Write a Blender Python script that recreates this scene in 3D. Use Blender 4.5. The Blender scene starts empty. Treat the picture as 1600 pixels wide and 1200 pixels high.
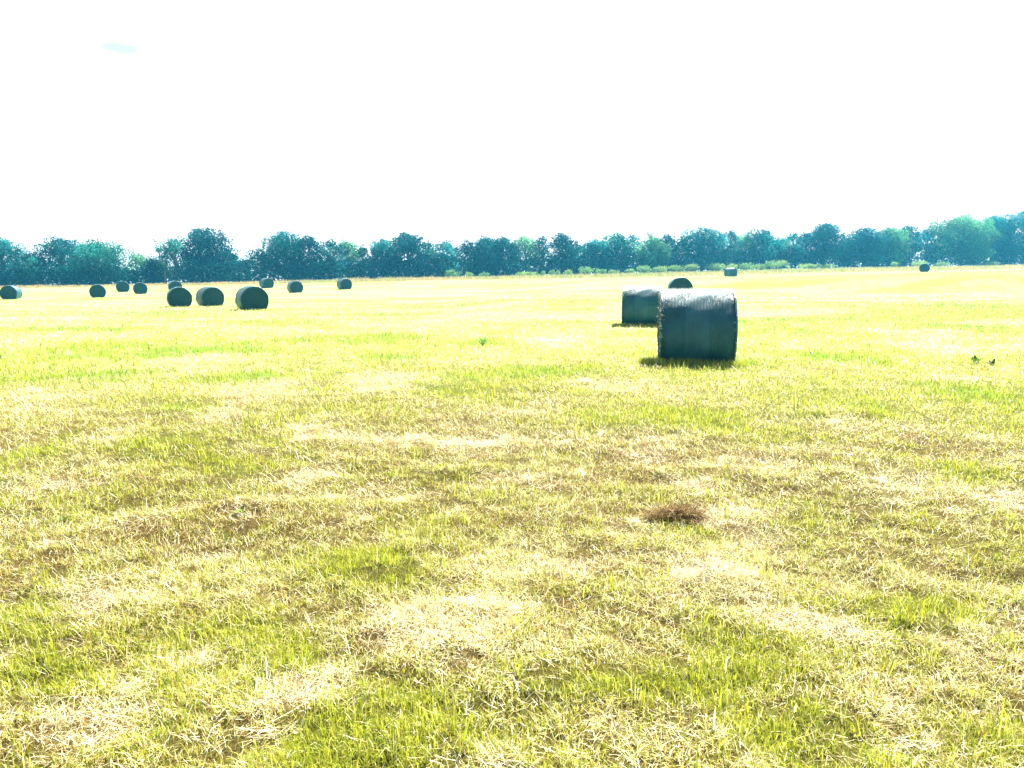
import bpy, math, random
import numpy as np
from mathutils import Vector

# ------------------------------------------------------------------ camera, world, sun, exposure
sc = bpy.context.scene
COL = sc.collection
CAM_H = 1.4
F = 1155.0                                   # focal length in pixels of a 1600 px wide picture
PITCH = math.atan(160.0 / F)
cam_d = bpy.data.cameras.new("camera")
cam_d.sensor_width = 36.0
cam_d.lens = 36.0 * F / 1600.0
cam_d.clip_start = 0.05
cam_d.clip_end = 3000.0
cam = bpy.data.objects.new("camera", cam_d)
cam.location = (0, 0, CAM_H)
cam.rotation_euler = (math.radians(90) - PITCH, 0, 0)
COL.objects.link(cam)
sc.camera = cam

SUN_EL = math.radians(51)
SUN_AZ = math.radians(29)                    # clockwise from +Y (the way the camera looks)
world = bpy.data.worlds.new("World")
sc.world = world
world.use_nodes = True
wn = world.node_tree.nodes
wl = world.node_tree.links
bg = wn["Background"]
sky = wn.new("ShaderNodeTexSky")
sky.sky_type = 'NISHITA'
sky.sun_disc = False
sky.sun_elevation = SUN_EL
sky.sun_rotation = SUN_AZ
sky.air_density = 1.0
sky.dust_density = 2.0
sky.ozone_density = 1.2
bg.inputs['Strength'].default_value = 0.055
# thin bright cloud over the part of the sky the sun stands in, with two small gaps of open sky


def wmath(op, a, b=None, c=None):
    n = wn.new("ShaderNodeMath"); n.operation = op
    for i, v in enumerate((a, b, c)):
        if v is None: continue
        if isinstance(v, (int, float)): n.inputs[i].default_value = v
        else: wl.new(v, n.inputs[i])
    return n.outputs[0]


wtc = wn.new("ShaderNodeTexCoord"); wsp = wn.new("ShaderNodeSeparateXYZ")
wl.new(wtc.outputs['Generated'], wsp.inputs[0])
wnoise = wn.new("ShaderNodeTexNoise"); wnoise.inputs['Scale'].default_value = 30; wnoise.inputs['Detail'].default_value = 6
wl.new(wtc.outputs['Generated'], wnoise.inputs['Vector'])
wob = wmath('MULTIPLY', wmath('SUBTRACT', wnoise.outputs['Fac'], 0.5), 0.016)
yy = wmath('MAXIMUM', wsp.outputs['Y'], 0.02)
ax = wmath('DIVIDE', wsp.outputs['X'], yy); ez = wmath('DIVIDE', wsp.outputs['Z'], yy)
cloud = None
for cx, cz, rx, rz, amt in ((-0.504, 0.297, 0.034, 0.0085, 0.97), (-0.335, 0.326, 0.016, 0.009, 0.35), (-0.556, 0.31, 0.012, 0.012, 0.25)):
    dx = wmath('DIVIDE', wmath('SUBTRACT', wmath('ADD', ax, wob), cx), rx)
    dz = wmath('DIVIDE', wmath('SUBTRACT', wmath('ADD', ez, wob), cz), rz)
    d = wmath('ADD', wmath('MULTIPLY', dx, dx), wmath('MULTIPLY', dz, dz))
    mr = wn.new("ShaderNodeMapRange"); mr.interpolation_type = 'SMOOTHSTEP'
    mr.inputs[1].default_value = 0.25; mr.inputs[2].default_value = 1.7
    mr.inputs[3].default_value = 1.0 - amt; mr.inputs[4].default_value = 1.0
    wl.new(d, mr.inputs[0])
    cloud = mr.outputs[0] if cloud is None else wmath('MULTIPLY', cloud, mr.outputs[0])
front = wn.new("ShaderNodeMapRange"); front.interpolation_type = 'SMOOTHSTEP'
front.inputs[1].default_value = 0.05; front.inputs[2].default_value = 0.5
wl.new(wsp.outputs['Y'], front.inputs[0])
cfac = wmath('MULTIPLY', cloud, front.outputs[0])
wmix = wn.new("ShaderNodeMix"); wmix.data_type = 'RGBA'
wl.new(cfac, wmix.inputs[0]); wl.new(sky.outputs['Color'], wmix.inputs[6])
wmix.inputs[7].default_value = (8.0, 8.0, 8.0, 1)
wl.new(wmix.outputs[2], bg.inputs['Color'])

sun_d = bpy.data.lights.new("sun", 'SUN')
sun_d.energy = 5.0
sun_d.angle = math.radians(0.53)
sun_d.color = (1.0, 0.95, 0.86)
sun = bpy.data.objects.new("sun", sun_d)
sdir = Vector((math.sin(SUN_AZ) * math.cos(SUN_EL), math.cos(SUN_AZ) * math.cos(SUN_EL), math.sin(SUN_EL)))
sun.rotation_euler = (-sdir).to_track_quat('-Z', 'Y').to_euler()
sun.location = (30, 60, 60)
COL.objects.link(sun)

sc.view_settings.view_transform = 'Standard'
sc.view_settings.look = 'None'
sc.view_settings.gamma = 1.0
sc.view_settings.exposure = 2.25
sc.cycles.max_bounces = 8
sc.cycles.transmission_bounces = 6

HAZE_DENSITY = 0.0006

# ------------------------------------------------------------------ helpers
rng = np.random.default_rng(7)


def ray(px, py):
    xc = (px - 800.0) / F
    yc = -(py - 600.0) / F
    c, s = math.cos(PITCH), math.sin(PITCH)
    return (xc, c + yc * s, -s + yc * c)


def at_depth(px, py, depth):
    """the point on the line of sight of a photo pixel at a camera-axis depth in metres"""
    d = ray(px, py)
    return (d[0] * depth, d[1] * depth, CAM_H + d[2] * depth)


def hash2(ix, iy, seed):
    h = (ix.astype(np.int64) * 374761393 + iy.astype(np.int64) * 668265263 + seed * 1442695041) & 0xFFFFFFFF
    h = ((h ^ (h >> 13)) * 1274126177) & 0xFFFFFFFF
    h = h ^ (h >> 16)
    return (h & 0xFFFFFF).astype(np.float64) / float(0xFFFFFF)


def vnoise(x, y, seed=0):
    x0 = np.floor(x); y0 = np.floor(y)
    fx = x - x0; fy = y - y0
    fx = fx * fx * (3 - 2 * fx); fy = fy * fy * (3 - 2 * fy)
    a = hash2(x0, y0, seed); b = hash2(x0 + 1, y0, seed)
    c = hash2(x0, y0 + 1, seed); d = hash2(x0 + 1, y0 + 1, seed)
    return (a * (1 - fx) + b * fx) * (1 - fy) + (c * (1 - fx) + d * fx) * fy


def fbm(x, y, seed=0, octaves=4):
    s = np.zeros_like(x); amp = 0.5; tot = 0
    for k in range(octaves):
        s += amp * vnoise(x, y, seed + k * 17); tot += amp
        x = x * 2.03 + 11.3; y = y * 2.03 - 7.1; amp *= 0.55
    return s / tot


def lod(x, y, sx, sy, seed, octaves, r0=6.0, r1=22.0, k=3.6):
    """mottling whose grain passes from fine near by to coarse far out"""
    w = sstep(r0, r1, np.hypot(x, y))
    return fbm(x / sx, y / sy, seed, octaves) * (1 - w) + fbm(x / (sx * k), y / (sy * k), seed + 3, octaves) * w


def sstep(a, b, v):
    t = np.clip((v - a) / (b - a), 0, 1)
    return t * t * (3 - 2 * t)


def np_mesh(name, verts, loops, starts, totals, mat, parent=None, smooth=False, face_cols=None, point_cols=None):
    me = bpy.data.meshes.new(name)
    me.vertices.add(len(verts))
    me.vertices.foreach_set("co", np.ascontiguousarray(verts, dtype=np.float32).ravel())
    me.loops.add(len(loops))
    me.loops.foreach_set("vertex_index", np.ascontiguousarray(loops, dtype=np.int32))
    me.polygons.add(len(starts))
    me.polygons.foreach_set("loop_start", np.ascontiguousarray(starts, dtype=np.int32))
    try:
        me.polygons.foreach_set("loop_total", np.ascontiguousarray(totals, dtype=np.int32))
    except Exception:
        pass
    if smooth:
        me.polygons.foreach_set("use_smooth", np.ones(len(starts), dtype=bool))
    me.update(calc_edges=True)
    if face_cols is not None:
        at = me.attributes.new("tint", 'FLOAT_COLOR', 'FACE')
        c4 = np.ones((len(face_cols), 4), dtype=np.float32); c4[:, :3] = face_cols
        at.data.foreach_set("color", c4.ravel())
    if point_cols is not None:
        at = me.attributes.new("tint", 'FLOAT_COLOR', 'POINT')
        c4 = np.ones((len(point_cols), 4), dtype=np.float32); c4[:, :3] = point_cols
        at.data.foreach_set("color", c4.ravel())
    me.materials.append(mat)
    o = bpy.data.objects.new(name, me)
    COL.objects.link(o)
    if parent is not None:
        o.parent = parent
    return o


class MB:
    """collects plain python geometry for one mesh"""
    def __init__(self):
        self.v = []; self.f = []

    def tube(self, pts, radii, sides=7, cap=True):
        b0 = len(self.v)
        n = len(pts)
        for i, p in enumerate(pts):
            p = Vector(p)
            a = Vector(pts[max(0, i - 1)]); b = Vector(pts[min(n - 1, i + 1)])
            t = (b - a).normalized()
            u = t.cross(Vector((0.31, 0.77, 0.55))).normalized(); w = t.cross(u)
            for k in range(sides):
                an = 2 * math.pi * k / sides
                self.v.append(tuple(p + radii[i] * (math.cos(an) * u + math.sin(an) * w)))
        for i in range(n - 1):
            for k in range(sides):
                k2 = (k + 1) % sides
                self.f.append((b0 + i * sides + k, b0 + i * sides + k2, b0 + (i + 1) * sides + k2, b0 + (i + 1) * sides + k))
        if cap:
            self.f.append(tuple(b0 + k for k in range(sides))[::-1])
            self.f.append(tuple(b0 + (n - 1) * sides + k for k in range(sides)))

    def build(self, name, mat, parent=None, smooth=True):
        me = bpy.data.meshes.new(name)
        me.from_pydata(self.v, [], self.f)
        if smooth:
            me.polygons.foreach_set("use_smooth", [True] * len(me.polygons))
        me.materials.append(mat)
        o = bpy.data.objects.new(name, me)
        COL.objects.link(o)
        if parent is not None:
            o.parent = parent
        return o


def empty(name, loc, rz=0.0, label=None, cat=None, group=None):
    o = bpy.data.objects.new(name, None)
    o.location = loc; o.rotation_euler = (0, 0, rz)
    o.empty_display_size = 0.3
    COL.objects.link(o)
    tag(o, label, cat, group)
    return o


def tag(o, label=None, cat=None, group=None, kind=None):
    if label: o['label'] = label
    if cat: o['category'] = cat
    if group: o['group'] = group
    if kind: o['kind'] = kind
    return o


# ------------------------------------------------------------------ materials
def new_mat(name):
    m = bpy.data.materials.new(name); m.use_nodes = True
    nt = m.node_tree
    for n in list(nt.nodes): nt.nodes.remove(n)
    out = nt.nodes.new("ShaderNodeOutputMaterial")
    return m, nt, out


def blade_mat(name, trans, gloss_rough=0.45, spec=0.3):
    m, nt, out = new_mat(name)
    N, L = nt.nodes, nt.links
    at = N.new("ShaderNodeAttribute"); at.attribute_name = "tint"
    p = N.new("ShaderNodeBsdfPrincipled")
    p.inputs['Roughness'].default_value = gloss_rough
    p.inputs['Specular IOR Level'].default_value = spec
    L.new(at.outputs['Color'], p.inputs['Base Color'])
    t = N.new("ShaderNodeBsdfTranslucent")
    L.new(at.outputs['Color'], t.inputs['Color'])
    mx = N.new("ShaderNodeMixShader"); mx.inputs[0].default_value = trans
    L.new(p.outputs[0], mx.inputs[1]); L.new(t.outputs[0], mx.inputs[2])
    L.new(mx.outputs[0], out.inputs['Surface'])
    return m


M_grass = blade_mat("grass_blade", 0.45, 0.42, 0.35)
M_straw = blade_mat("dry_straw", 0.30, 0.5, 0.3)
M_leaf = blade_mat("tree_leaf", 0.50, 0.7, 0.03)
M_clump = blade_mat("weathered_hay", 0.25, 0.8, 0.02)
M_shrub = blade_mat("shrub_leaf", 0.50, 0.6, 0.06)


def ground_mat():
    m, nt, out = new_mat("field_ground")
    N, L = nt.nodes, nt.links
    at = N.new("ShaderNodeAttribute"); at.attribute_name = "tint"
    tc = N.new("ShaderNodeTexCoord")
    n1 = N.new("ShaderNodeTexNoise"); n1.inputs['Scale'].default_value = 14; n1.inputs['Detail'].default_value = 9
    n1.inputs['Roughness'].default_value = 0.7
    L.new(tc.outputs['Object'], n1.inputs['Vector'])
    r = N.new("ShaderNodeMapRange")
    r.inputs[1].default_value = 0.3; r.inputs[2].default_value = 0.7
    r.inputs[3].default_value = 0.55; r.inputs[4].default_value = 1.35
    L.new(n1.outputs['Fac'], r.inputs[0])
    n2 = N.new("ShaderNodeTexNoise"); n2.inputs['Scale'].default_value = 75; n2.inputs['Detail'].default_value = 5
    n2.inputs['Roughness'].default_value = 0.8
    L.new(tc.outputs['Object'], n2.inputs['Vector'])
    r2 = N.new("ShaderNodeMapRange")
    r2.inputs[1].default_value = 0.36; r2.inputs[2].default_value = 0.66
    r2.inputs[3].default_value = 0.35; r2.inputs[4].default_value = 1.75
    L.new(n2.outputs['Fac'], r2.inputs[0])
    rm = N.new("ShaderNodeMath"); rm.operation = 'MULTIPLY'
    L.new(r.outputs[0], rm.inputs[0]); L.new(r2.outputs[0], rm.inputs[1])
    mul = N.new("ShaderNodeVectorMath"); mul.operation = 'SCALE'
    L.new(at.outputs['Color'], mul.inputs[0]); L.new(rm.outputs[0], mul.inputs['Scale'])
    p = N.new("ShaderNodeBsdfPrincipled"); p.inputs['Roughness'].default_value = 0.95
    p.inputs['Specular IOR Level'].default_value = 0.03
    L.new(mul.outputs[0], p.inputs['Base Color'])
    b = N.new("ShaderNodeBump"); b.inputs['Strength'].default_value = 0.7; b.inputs['Distance'].default_value = 0.03
    L.new(n1.outputs['Fac'], b.inputs['Height']); L.new(b.outputs[0], p.inputs['Normal'])
    L.new(p.outputs[0], out.inputs['Surface'])
    return m


def bark_mat():
    m, nt, out = new_mat("bark")
    N, L = nt.nodes, nt.links
    n1 = N.new("ShaderNodeTexNoise"); n1.inputs['Scale'].default_value = 9; n1.inputs['Detail'].default_value = 6
    cr = N.new("ShaderNodeValToRGB")
    cr.color_ramp.elements[0].color = (0.06, 0.045, 0.035, 1); cr.color_ramp.elements[1].color = (0.17, 0.14, 0.11, 1)
    L.new(n1.outputs['Fac'], cr.inputs[0])
    p = N.new("ShaderNodeBsdfPrincipled"); p.inputs['Roughness'].default_value = 0.9
    L.new(cr.outputs[0], p.inputs['Base Color']); L.new(p.outputs[0], out.inputs['Surface'])
    return m


def wrap_mat():
    """dark green-blue net wound round the bale: fine rings, cross threads, straw showing through, overlapped bands"""
    m, nt, out = new_mat("net_wrap")
    N, L = nt.nodes, nt.links
    tc = N.new("ShaderNodeTexCoord")
    sp = N.new("ShaderNodeSeparateXYZ"); L.new(tc.outputs['Object'], sp.inputs[0])
    # threads along the axis (y) and round the drum (angle in xz)
    w = N.new("ShaderNodeTexWave"); w.wave_type = 'BANDS'; w.bands_direction = 'Y'
    w.inputs['Scale'].default_value = 13; w.inputs['Distortion'].default_value = 1.5; w.inputs['Detail'].default_value = 3
    w.inputs['Detail Scale'].default_value = 3
    L.new(tc.outputs['Object'], w.inputs['Vector'])
    n1 = N.new("ShaderNodeTexNoise"); n1.inputs['Scale'].default_value = 26; n1.inputs['Detail'].default_value = 8
    n1.inputs['Roughness'].default_value = 0.75
    mp = N.new("ShaderNodeMapping"); mp.inputs['Scale'].default_value = (1.0, 3.2, 1.0)
    L.new(tc.outputs['Object'], mp.inputs[0]); L.new(mp.outputs[0], n1.inputs['Vector'])
    n2 = N.new("ShaderNodeTexNoise"); n2.inputs['Scale'].default_value = 2.2; n2.inputs['Detail'].default_value = 4
    L.new(tc.outputs['Object'], n2.inputs['Vector'])
    cr = N.new("ShaderNodeValToRGB")
    e = cr.color_ramp.elements
    e[0].position = 0.28; e[0].color = (0.006, 0.060, 0.070, 1)
    e[1].position = 0.74; e[1].color = (0.030, 0.150, 0.175, 1)
    L.new(n1.outputs['Fac'], cr.inputs[0])
    # overlapped band: net wound double between two axial positions, paler
    b1 = N.new("ShaderNodeMath"); b1.operation = 'COMPARE'; b1.inputs[1].default_value = 0.02; b1.inputs[2].default_value = 0.2
    L.new(sp.outputs['Y'], b1.inputs[0])
    mb = N.new("ShaderNodeMix"); mb.data_type = 'RGBA'; mb.blend_type = 'MIX'
    mb.inputs[7].default_value = (0.045, 0.150, 0.190, 1)
    fac = N.new("ShaderNodeMath"); fac.operation = 'MULTIPLY'; fac.inputs[1].default_value = 0.5
    L.new(b1.outputs[0], fac.inputs[0]); L.new(fac.outputs[0], mb.inputs[0]); L.new(cr.outputs[0], mb.inputs[6])
    ml = N.new("ShaderNodeMix"); ml.data_type = 'RGBA'; ml.blend_type = 'MULTIPLY'; ml.inputs[0].default_value = 0.6
    cr2 = N.new("ShaderNodeValToRGB")
    cr2.color_ramp.elements[0].color = (0.38, 0.40, 0.42, 1); cr2.color_ramp.elements[0].position = 0.35
    cr2.color_ramp.elements[1].color = (1, 1, 1, 1); cr2.color_ramp.elements[1].position = 0.65
    L.new(n2.outputs['Fac'], cr2.inputs[0])
    L.new(mb.outputs[2], ml.inputs[6]); L.new(cr2.outputs[0], ml.inputs[7])
    p = N.new("ShaderNodeBsdfPrincipled")
    p.inputs['Roughness'].default_value = 0.36; p.inputs['Specular IOR Level'].default_value = 0.24
    L.new(ml.outputs[2], p.inputs['Base Color'])
    ad = N.new("ShaderNodeMath"); ad.operation = 'ADD'
    L.new(w.outputs['Fac'], ad.inputs[0]); L.new(n1.outputs['Fac'], ad.inputs[1])
    b = N.new("ShaderNodeBump"); b.inputs['Strength'].default_value = 0.55; b.inputs['Distance'].default_value = 0.012
    L.new(ad.outputs[0], b.inputs['Height']); L.new(b.outputs[0], p.inputs['Normal'])
    L.new(p.outputs[0], out.inputs['Surface'])
    return m


def end_mat():
    """rolled hay seen at the flat end: rings of dark blue-green straw"""
    m, nt, out = new_mat("rolled_hay_end")
    N, L = nt.nodes, nt.links
    tc = N.new("ShaderNodeTexCoord")
    mp = N.new("ShaderNodeMapping"); mp.inputs['Location'].default_value = (0, 0, -0.58)
    L.new(tc.outputs['Object'], mp.inputs[0])
    w = N.new("ShaderNodeTexWave"); w.wave_type = 'RINGS'; w.rings_direction = 'Y'
    w.inputs['Scale'].default_value = 7; w.inputs['Distortion'].default_value = 5; w.inputs['Detail'].default_value = 4
    w.inputs['Detail Scale'].default_value = 2
    L.new(mp.outputs[0], w.inputs['Vector'])
    n1 = N.new("ShaderNodeTexNoise"); n1.inputs['Scale'].default_value = 22; n1.inputs['Detail'].default_value = 8
    L.new(tc.outputs['Object'], n1.inputs['Vector'])
    mx = N.new("ShaderNodeMath"); mx.operation = 'MULTIPLY'
    L.new(w.outputs['Fac'], mx.inputs[0]); L.new(n1.outputs['Fac'], mx.inputs[1])
    cr = N.new("ShaderNodeValToRGB")
    cr.color_ramp.elements[0].color = (0.006, 0.030, 0.034, 1); cr.color_ramp.elements[0].position = 0.05
    cr.color_ramp.elements[1].color = (0.026, 0.075, 0.070, 1); cr.color_ramp.elements[1].position = 0.6
    L.new(mx.outputs[0], cr.inputs[0])
    p = N.new("ShaderNodeBsdfPrincipled"); p.inputs['Roughness'].default_value = 0.85
    p.inputs['Specular IOR Level'].default_value = 0.2
    L.new(cr.outputs[0], p.inputs['Base Color'])
    b = N.new("ShaderNodeBump"); b.inputs['Strength'].default_value = 0.8; b.inputs['Distance'].default_value = 0.02
    L.new(mx.outputs[0], b.inputs['Height']); L.new(b.outputs[0], p.inputs['Normal'])
    L.new(p.outputs[0], out.inputs['Surface'])
    return m


M_ground = ground_mat(); M_bark = bark_mat(); M_wrap = wrap_mat(); M_end = end_mat()

# ------------------------------------------------------------------ the lie of the land
# (photo px, photo py, depth) read off bales, field edge and tree foots
BALES = [
    # px centre, py bottom, height px, turn of the axis (deg, 0 = end towards the camera), label
    (1085, 569, 117, 80, "largest nearest net-wrapped hay bale standing broadside with sunlit straw-fringed top"),
    (1003, 510, 63, 79, "broadside hay bale partly hidden behind the left edge of the nearest bale"),
    (1062, 466, 33, -7, "hay bale of which only the rounded dark top shows above the two broadside bales"),
    (1141.5, 434.6, 14.4, 42, "small far hay bale turned sideways beside the green verge shrubs"),
    (1444, 426.8, 13.2, -29, "tiny farthest hay bale with round end seen alone at the right of the field"),
    (538.5, 453.8, 17.0, 36, "hay bale of the left cluster standing farthest right and apart"),
    (461.5, 459.5, 18.7, 32, "hay bale standing alone to the right of the biggest bale of the left cluster"),
    (417, 453.7, 15.7, 44, "small hay bale half hidden behind the biggest bale of the left cluster"),
    (394.5, 484.3, 38.8, 33, "biggest hay bale of the left cluster with sunlit rim and round end in view"),
    (329, 480.0, 31.0, 41, "middle hay bale of the front row of three in the left cluster"),
    (281, 479.6, 32.0, 28, "round-ended hay bale at the left end of the front row of three"),
    (274, 459.5, 17.0, 32, "hay bale almost hidden behind the left bale of the front row of three"),
    (220, 461.4, 18.2, 27, "right one of two small hay bales close together below the low trees"),
    (192.5, 457.0, 17.0, 27, "left one of two small hay bales close together, slightly farther off"),
    (153.5, 467.3, 20.6, 29, "single hay bale between the leftmost bale and the pair of small ones"),
    (18, 470.0, 22.0, 15, "leftmost hay bale at the edge of the view with its right side sunlit"),
]
BALE_H, BALE_L = 1.3, 1.28
TREE_D = 125.0


def row_depth(px):
    """the tree row runs away from the viewer towards the right"""
    return 118.0 + 52.0 * max(0.0, min(1.1, px / 1600.0)) ** 1.6


foot = [(-80, 452), (0, 450), (100, 447), (200, 443), (300, 440), (400, 438), (500, 437), (600, 435), (700, 433), (800, 431),
        (900, 428), (1000, 425), (1100, 421), (1200, 417), (1300, 416), (1400, 415), (1500, 414), (1600, 413), (1680, 412)]
edge = [(-80, 457), (0, 455), (100, 453), (200, 451), (300, 449), (400, 444.5), (500, 443), (600, 440.5), (700, 439.5), (800, 439),
        (900, 438.5), (1000, 437.5), (1100, 435), (1200, 430.5), (1300, 429), (1400, 427), (1500, 425), (1600, 424), (1680, 423)]
ctrl = []
for b in BALES:
    dep = F * BALE_H / b[2]
    ctrl.append(at_depth(b[0], b[1], dep))
for px, py in foot:
    x, y, z = at_depth(px, py, row_depth(px)); ctrl.append((x, y, z)); ctrl.append((x * 1.1, y * 1.1, z))
    ctrl.append((x * 1.6, y * 1.6, -0.8)); ctrl.append((x * 3, y * 3, -1.0)); ctrl.append((x * 6, y * 6, -1.0))
for px, py in edge:
    x, y, z = at_depth(px, py, 107.0 + 22.0 * (max(0, px) / 1600.0) ** 2); ctrl.append((x, y, z))
for r0 in (1.0, 2.0, 3.5, 6.0, 9.0, 13.0):
    for a in range(-180, 180, 15):
        ctrl.append((r0 * math.sin(math.radians(a)), r0 * math.cos(math.radians(a)), 0.0))
for r0 in (25.0, 60.0, 150, 400):
    for a in list(range(60, 181, 20)) + list(range(-180, -59, 20)):
        ctrl.append((r0 * math.sin(math.radians(a)), r0 * math.cos(math.radians(a)), 0.0))
ctrl = np.array(ctrl)
c_th = np.arctan2(ctrl[:, 0], ctrl[:, 1]); c_lr = np.log(np.hypot(ctrl[:, 0], ctrl[:, 1]))


def z_land(x, y):
    th = np.arctan2(x, y); lr = np.log(np.maximum(np.hypot(x, y), 0.3))
    out = np.empty(len(x))
    for i in range(0, len(x), 20000):
        s = slice(i, i + 20000)
        d = ((th[s, None] - c_th[None]) / 0.11) ** 2 + ((lr[s, None] - c_lr[None]) / 0.13) ** 2
        w = np.exp(-0.5 * np.minimum(d, 60)) + 1e-9 / (1 + d * d)
        out[s] = (w * ctrl[None, :, 2]).sum(1) / w.sum(1)
    return out


def relief(x, y):
    r = np.hypot(x, y)
    k = 1.0 / (1.0 + (r / 30.0) ** 2)
    a = (fbm(x / 1.7, y / 1.7, 5, 3) - 0.5) * 0.11 + (fbm(x / 0.34, y / 0.30, 9, 3) - 0.5) * 0.085
    return a * k


th_f = np.radians(np.arange(-56, 56.01, 0.4))
th_b = np.radians(np.arange(59, 301.1, 4.0))
TH = np.concatenate([th_f, th_b[:-0 or None]])
TH = TH[TH < TH[0] + 2 * math.pi - 0.02]
RR = np.concatenate([np.geomspace(0.35, 160, 560), np.geomspace(165, 640, 40)])
gt, gr = np.meshgrid(TH, RR)
gx = (gr * np.sin(gt)).ravel(); gy = (gr * np.cos(gt)).ravel()
gz = z_land(gx, gy) + relief(gx, gy)
GZ = gz.reshape(len(RR), len(TH))
lnR = np.log(RR)


def z_at(x, y):
    """height of the ground sheet (bilinear in its own grid)"""
    x = np.atleast_1d(np.asarray(x, float)); y = np.atleast_1d(np.asarray(y, float))
    t = np.arctan2(x, y); r = np.clip(np.hypot(x, y), RR[0], RR[-1] * 0.999)
    t = np.where(t < TH[0], t + 2 * math.pi, t)
    it = np.clip(np.searchsorted(TH, t) - 1, 0, len(TH) - 2)
    ir = np.clip(np.searchsorted(RR, r) - 1, 0, len(RR) - 2)
    ft = np.clip((t - TH[it]) / (TH[it + 1] - TH[it]), 0, 1); fr = (r - RR[ir]) / (RR[ir + 1] - RR[ir])
    return (GZ[ir, it] * (1 - ft) + GZ[ir, it + 1] * ft) * (1 - fr) + (GZ[ir + 1, it] * (1 - ft) + GZ[ir + 1, it + 1] * ft) * fr


def on_ground(px, py):
    d = ray(px, py); t = CAM_H / max(-d[2], 1e-3)
    for _ in range(12):
        z = float(z_at(d[0] * t, d[1] * t)[0])
        t = (z - CAM_H) / d[2] if d[2] < -1e-4 else t
    return (d[0] * t, d[1] * t, z)


# patches of the field: (px, py, half width px, half height px) where each sort of growth lies
GREEN = [(560, 531, 95, 7), (300, 549, 150, 9), (100, 553, 90, 9), (380, 592, 75, 9), (690, 600, 45, 14), (600, 562, 45, 5),
         (430, 506, 60, 3), (1500, 512, 70, 8), (1430, 500, 60, 5), (1180, 506, 50, 5), (900, 483, 55, 3), (1400, 461, 160, 3),
         (50, 955, 70, 45), (335, 1045, 110, 35), (60, 1060, 80, 30), (430, 1035, 60, 25), (640, 1130, 130, 65), (1000, 1085, 110, 45),
         (1170, 1050, 70, 40), (1300, 1160, 120, 35), (1520, 1170, 90, 35), (15, 720, 25, 45), (1560, 625, 60, 20), (1520, 740, 70, 22),
         (990, 655, 90, 12), (390, 715, 70, 22), (230, 700, 60, 14), (560, 890, 80, 30), (1250, 830, 60, 35), (1100, 470, 0, 0),
         (1330, 640, 70, 10), (840, 585, 60, 7), (1300, 560, 60, 6), (1450, 960, 100, 25), (1090, 655, 60, 14), (750, 536, 22, 5), (200, 491, 120, 3), (700, 479, 90, 2), (1300, 476, 150, 3), (1500, 495, 90, 4), (850, 506, 70, 3),
         (600, 492, 80, 2), (100, 516, 110, 3), (1250, 500, 90, 3),
         (280, 640, 60, 12), (130, 590, 90, 8), (1130, 570, 60, 6), (1550, 480, 60, 4), (1240, 520, 60, 5), (1080, 835, 45, 12)]
PALE = [(400, 608, 55, 9), (370, 640, 30, 25), (450, 690, 40, 20), (490, 740, 25, 20), (590, 688, 75, 8), (610, 602, 60, 12),
        (740, 703, 55, 12), (830, 742, 65, 10), (1000, 722, 30, 6), (1090, 762, 45, 9), (1130, 800, 65, 14), (1150, 842, 60, 24), (1115, 822, 40, 18), (1000, 822, 35, 8),
        (1125, 888, 65, 14), (645, 955, 80, 18), (700, 990, 80, 18), (240, 1055, 90, 18), (190, 1080, 60, 25), (120, 1110, 90, 22),
        (100, 496, 70, 4), (30, 632, 45, 8), (60, 690, 40, 12), (1480, 546, 35, 4), (1450, 592, 25, 4), (750, 551, 35, 6), (870, 537, 45, 6),
        (100, 755, 60, 30), (460, 1080, 60, 20), (1270, 985, 60, 15), (330, 560, 60, 4), (1590, 790, 40, 14), (160, 930, 90, 25)]
BROWN = [(1000, 707, 150, 20), (850, 700, 80, 12), (1180, 712, 90, 14), (1400, 706, 70, 9), (380, 782, 70, 10), (180, 872, 120, 25),
         (630, 622, 55, 8), (930, 746, 80, 10), (1290, 576, 45, 4), (880, 890, 60, 10), (725, 968, 40, 5), (780, 690, 90, 10),
         (1330, 580, 40, 4), (1450, 690, 90, 14), (620, 985, 60, 10), (430, 930, 60, 14), (130, 1150, 80, 20), (1380, 1065, 60, 14),
         (1570, 1060, 50, 20), (960, 1130, 50, 20), (1100, 875, 60, 6), (850, 632, 60, 4), (700, 660, 80, 10), (1050, 610, 50, 6),
         (200, 660, 70, 10), (1400, 640, 60, 8), (650, 515, 60, 4), (880, 520, 50, 4), (560, 509, 35, 1.6), (330, 513, 30, 1.4), (230, 501, 35, 1.6), (1150, 489, 22, 1.3), (1350, 486, 30, 1.4),
         (690, 495, 40, 1.4), (450, 520, 35, 1.6), (1500, 508, 30, 1.4), (80, 505, 40, 1.5)]


def patch_table(lst):
    out = []
    for px, py, hw, hh in lst:
        if hw == 0: continue
        c = on_ground(px, py); a = on_ground(px + hw, py); n = on_ground(px, py + hh); f = on_ground(px, max(py - hh, 450))
        out.append((c[0], (n[1] + f[1]) / 2, abs(a[0] - c[0]), max(abs(f[1] - n[1]) / 2, 0.12)))
    return np.array(out)


PT = {k: patch_table(v) for k, v in (('g', GREEN), ('p', PALE), ('b', BROWN))}


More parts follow.
